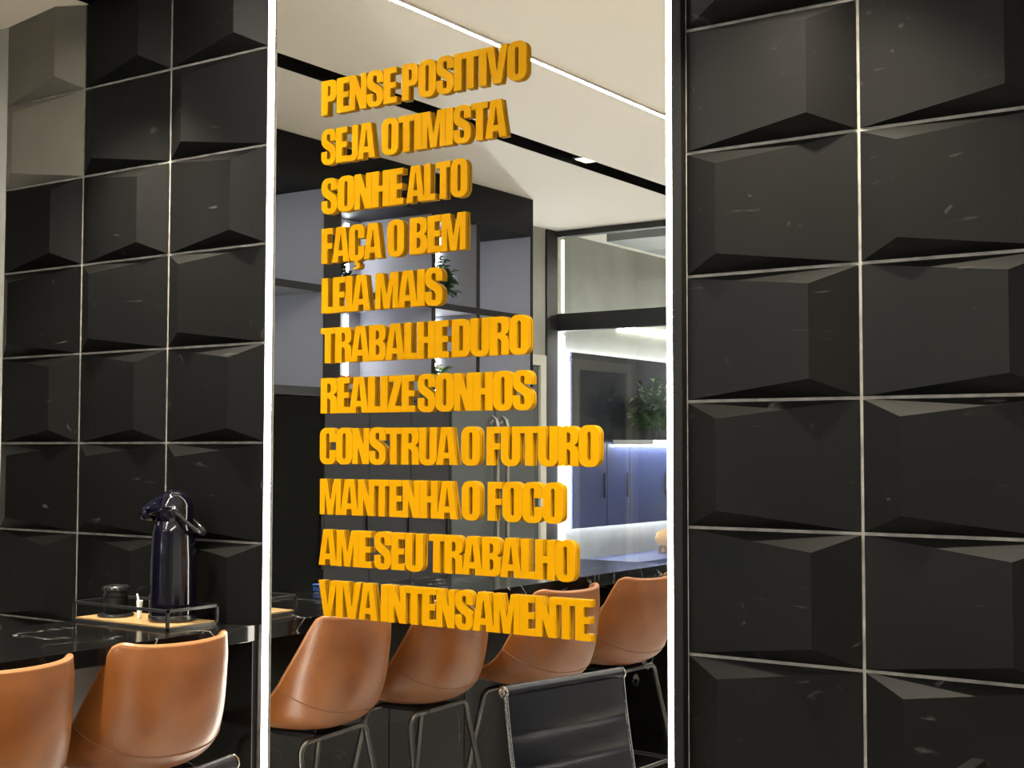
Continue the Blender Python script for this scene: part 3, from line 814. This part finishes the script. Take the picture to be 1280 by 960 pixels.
plant(-4.16, -2.745, 2.1425, .11, .22, 34, M['leaf'], 'dark bushy potted plant in the upper niche of the shelf unit', 3, ph=.05)
plant(-4.20, -2.08, 2.1425, .10, .14, 18, M['leaf'], 'small leafy potted plant in the wide upper niche of the shelf unit', 5, pr=.04, ph=.05)
plant(-4.16, -2.70, 1.6925, .09, .20, 14, M['leaf2'], 'white-flowering potted plant in the lower niche of the shelf unit', 8, pr=.04, ph=.06, flowers=True)
t = thing('bowl', 'small terracotta bowl in the wide lower niche of the shelf unit', 'bowl', (-4.10, -1.98, 1.6925))
b = MB(); b.lathe([(.03, 0), (.032, .004), (.055, .04), (.060, .06), (.056, .06), (.045, .035), (.02, .012)], seg=28); b.build('bowl_body', M['clay'], t)
t = thing('vase', 'brown ribbed vase on the upper shelf of the end niche, by the left light strip', 'vase', (-4.12, -1.35, 2.1425))
b = MB(); b.lathe([(.05, 0), (.055, .004), (.085, .05), (.10, .10), (.088, .15), (.055, .19), (.04, .215), (.05, .235), (.044, .235), (.035, .215)], seg=30); b.build('vase_body', M['brown'], t)
t = thing('vase', 'small brown vase on the lower board of the end niche, by the left light strip', 'vase', (-4.12, -1.38, 1.6925))
b = MB(); b.lathe([(.035, 0), (.04, .003), (.06, .04), (.062, .08), (.04, .12), (.028, .15), (.036, .165), (.03, .165), (.024, .15)], seg=30); b.build('vase_body', M['brown'], t)

# pale door frame in the left wall past the refrigerator
b = MB(); b.box(XL, XL+.012, -4.20, -3.60, 0, 1.93, .001); struct('door_1', b, M['steel'])
b = MB(); b.box(XL, XL+.025, -4.27, -4.205, 0, 1.995, .002); b.box(XL, XL+.025, -3.595, -3.53, 0, 1.995, .002); b.box(XL, XL+.025, -4.204, -3.596, 1.932, 1.995, .002); struct('trim_2', b, M['jamb'])

# ================================================================ GLASS PARTITION
t = thing('glass_partition', 'black steel framed glass partition closing off the meeting room', 'partition', (-1.4, YP, 0))
def PB(x0, x1, z0, z1, y0=-.03, y1=.03): b = MB(); b.box(x0+1.4, x1+1.4, y0, y1, z0, z1, .001); return b
PB(XL+.001, XL+.015, 0, 2.779, .02, .14).build('post', M['frame'], t)
PB(XL+.016, XR-.001, 2.742, 2.779).build('top_rail', M['frame'], t)
PB(XL+.016, XR-.001, 2.155, 2.262).build('middle_rail', M['frame'], t)
PB(XL+.016, XR-.001, 0, .06).build('bottom_rail', M['frame'], t)
xs = [XL+.016, -3.2, -1.9, -.6, .7, XR-.001]
for x in xs[1:-1]: PB(x-.02, x+.02, .061, 2.154).build('post', M['frame'], t)
for a, c in zip(xs, xs[1:]):
    PB(a+(.021 if a > -4 else .001), c-(.021 if c < 1.6 else .001), .061, 2.154, -.004, .004).build('lower_pane', M['glass'], t)
    PB(a+.001, c-.001, 2.263, 2.741, -.004, .004).build('upper_pane', M['glass'], t)

# ================================================================ MEETING ROOM
b = MB(); b.box(0, .014, -.007, .007, 0, 2.05); o = b.build('corner_light_strip', M['ledhalo']); o.location = (XL+.004, YP-.045, .08); tag(o, 'white vertical light strip in the corner behind the partition post, lower pane', 'light', 'corner light strips behind the partition')
b = MB(); b.box(0, .014, -.007, .007, 0, .46); o = b.build('corner_light_strip', M['ledwarm']); o.location = (XL+.004, YP-.045, 2.275); tag(o, 'short yellowish vertical light strip in the corner of the upper pane', 'light', 'corner light strips behind the partition')
PY0, PY1 = -4.50, -7.0
t = thing('wall_panel', 'large dark glass wall panel with white halo light on the meeting room wall', 'panel', (XL, (PY0+PY1)/2, .93))
yc = (PY0+PY1)/2; hl = (PY0-PY1)/2
b = MB(); b.box(.045, .065, -hl, hl, .55, 1.10, .002); b.build('upper_panel', M['panel'], t)
edges = [-hl, -hl*.5, 0, hl*.42, hl*.66, hl]
for a, c in zip(edges, edges[1:]):
    b = MB(); b.box(.045, .065, a+.003, c-.003, 0, .545, .002); dr = b.build('panel_door', M['navy'], t)
    b = MB(); b.box(.0655, .074, a+.03, a+.04, .18, .34, .001); b.build('handle', M['blackmetal'], dr)
b = MB(); b.box(.001, .044, -hl+.06, hl-.06, .06, 1.04); b.build('mounting_frame', M['black'], t)
b = MB()
b.box(.016, .034, -hl+.03, hl-.03, 1.083, 1.089); b.box(.016, .034, -hl+.03, hl-.03, .011, .017); b.box(.020, .030, hl-.035, hl-.025, .06, 1.04)
b.build('halo_light', M['ledhalo'], t)
t = thing('wall_shelf', 'white lit wall shelf in front of the dark panel, carrying a leafy plant', 'shelf', (XL+.066, -5.55, 1.455))
b = MB(); b.box(0, .30, -.55, .55, 0, .03, .002); b.build('shelf_board', M['white'], t)
b = MB(); b.box(.3003, .306, -.55, .55, .004, .026, .001); b.build('light_edge', M['ledroom'], t)
b = MB(); b.box(.02, .035, -.54, .54, -.008, -.0003); b.build('under_light', M['ledhalo'], t)
plant(XL+.235, -5.20, 1.4855, .13, .34, 46, M['leaf3'], 'leafy green plant on the lit wall shelf in the meeting room', 11, pr=.055, ph=.06, lw=.018, ll=.075)
plant(XL+.235, -5.50, 1.4855, .12, .28, 34, M['leaf2'], 'pale green plant at the far end of the lit wall shelf', 12, pr=.05, ph=.06, lw=.016, ll=.07)
b = MB(); b.box(0, .02, -.85, .85, 0, .022, .002); o = b.build('wall_light', M['ledroom']); o.location = (XL+.0005, -6.01, 2.228); tag(o, 'horizontal white light line high on the meeting room wall', 'light')
t = thing('credenza', 'low dark blue credenza along the meeting room wall under the lit panel', 'credenza', (XL, -5.9, 0))
b = MB(); b.box(.001, .40, -1.3, 1.36, .70, .725, .002); b.build('top', M['navy'], t)
b = MB(); b.box(.001, .38, -1.3, 1.36, .08, .699, .001); b.build('carcass', M['navy'], t)
b = MB(); b.box(.001, .34, -1.28, 1.34, 0, .0795); b.build('plinth', M['black'], t)
for k in range(4):
    b = MB(); b.box(.3803, .398, -1.3+.665*k+.003, -1.3+.665*(k+1)-.003, .085, .695, .001); dr = b.build('door', M['navy'], t)
    b = MB(); b.box(.3985, .408, -1.3+.665*k+.05, -1.3+.665*k+.16, .62, .632, .001); b.build('handle', M['blackmetal'], dr)
t = thing('table_lamp', 'small tan stone ornament on the blue credenza, beside the right light strip', 'ornament', (XL+.17, -5.53, .7255))
t.name = 'stone_ornament'
b = MB(); bmq = bmesh.new(); bmesh.ops.create_icosphere(bmq, subdivisions=3, radius=.075)
rn = random.Random(4)
for v in bmq.verts: v.co *= rn.uniform(.92, 1.06); v.co.z = v.co.z*.8
for f in bmq.faces: f.smooth = True
b.merge(bmq, M4=Matrix.Translation((0, 0, .10))); b.build('stone', M['tan'], t)
b = MB(); b.lathe([(.045, 0), (.05, .002), (.05, .03), (.035, .05)], seg=24); b.build('base', M['brown'], t)
b = MB(); b.box(-4.28, -3.2, -6.6, -4.66, CZ-.05, CZ-.0005, .002); o = b.build('ceiling_panel', M['steel']); recenter(o); tag(o, 'grey recessed ceiling panel in the meeting room', 'panel')
line_light(-3.5, -5.2, -6.9, 'warm light line in the meeting room ceiling')
bpy.data.objects['linear_ceiling_light.002'].location.z = CZ-.062
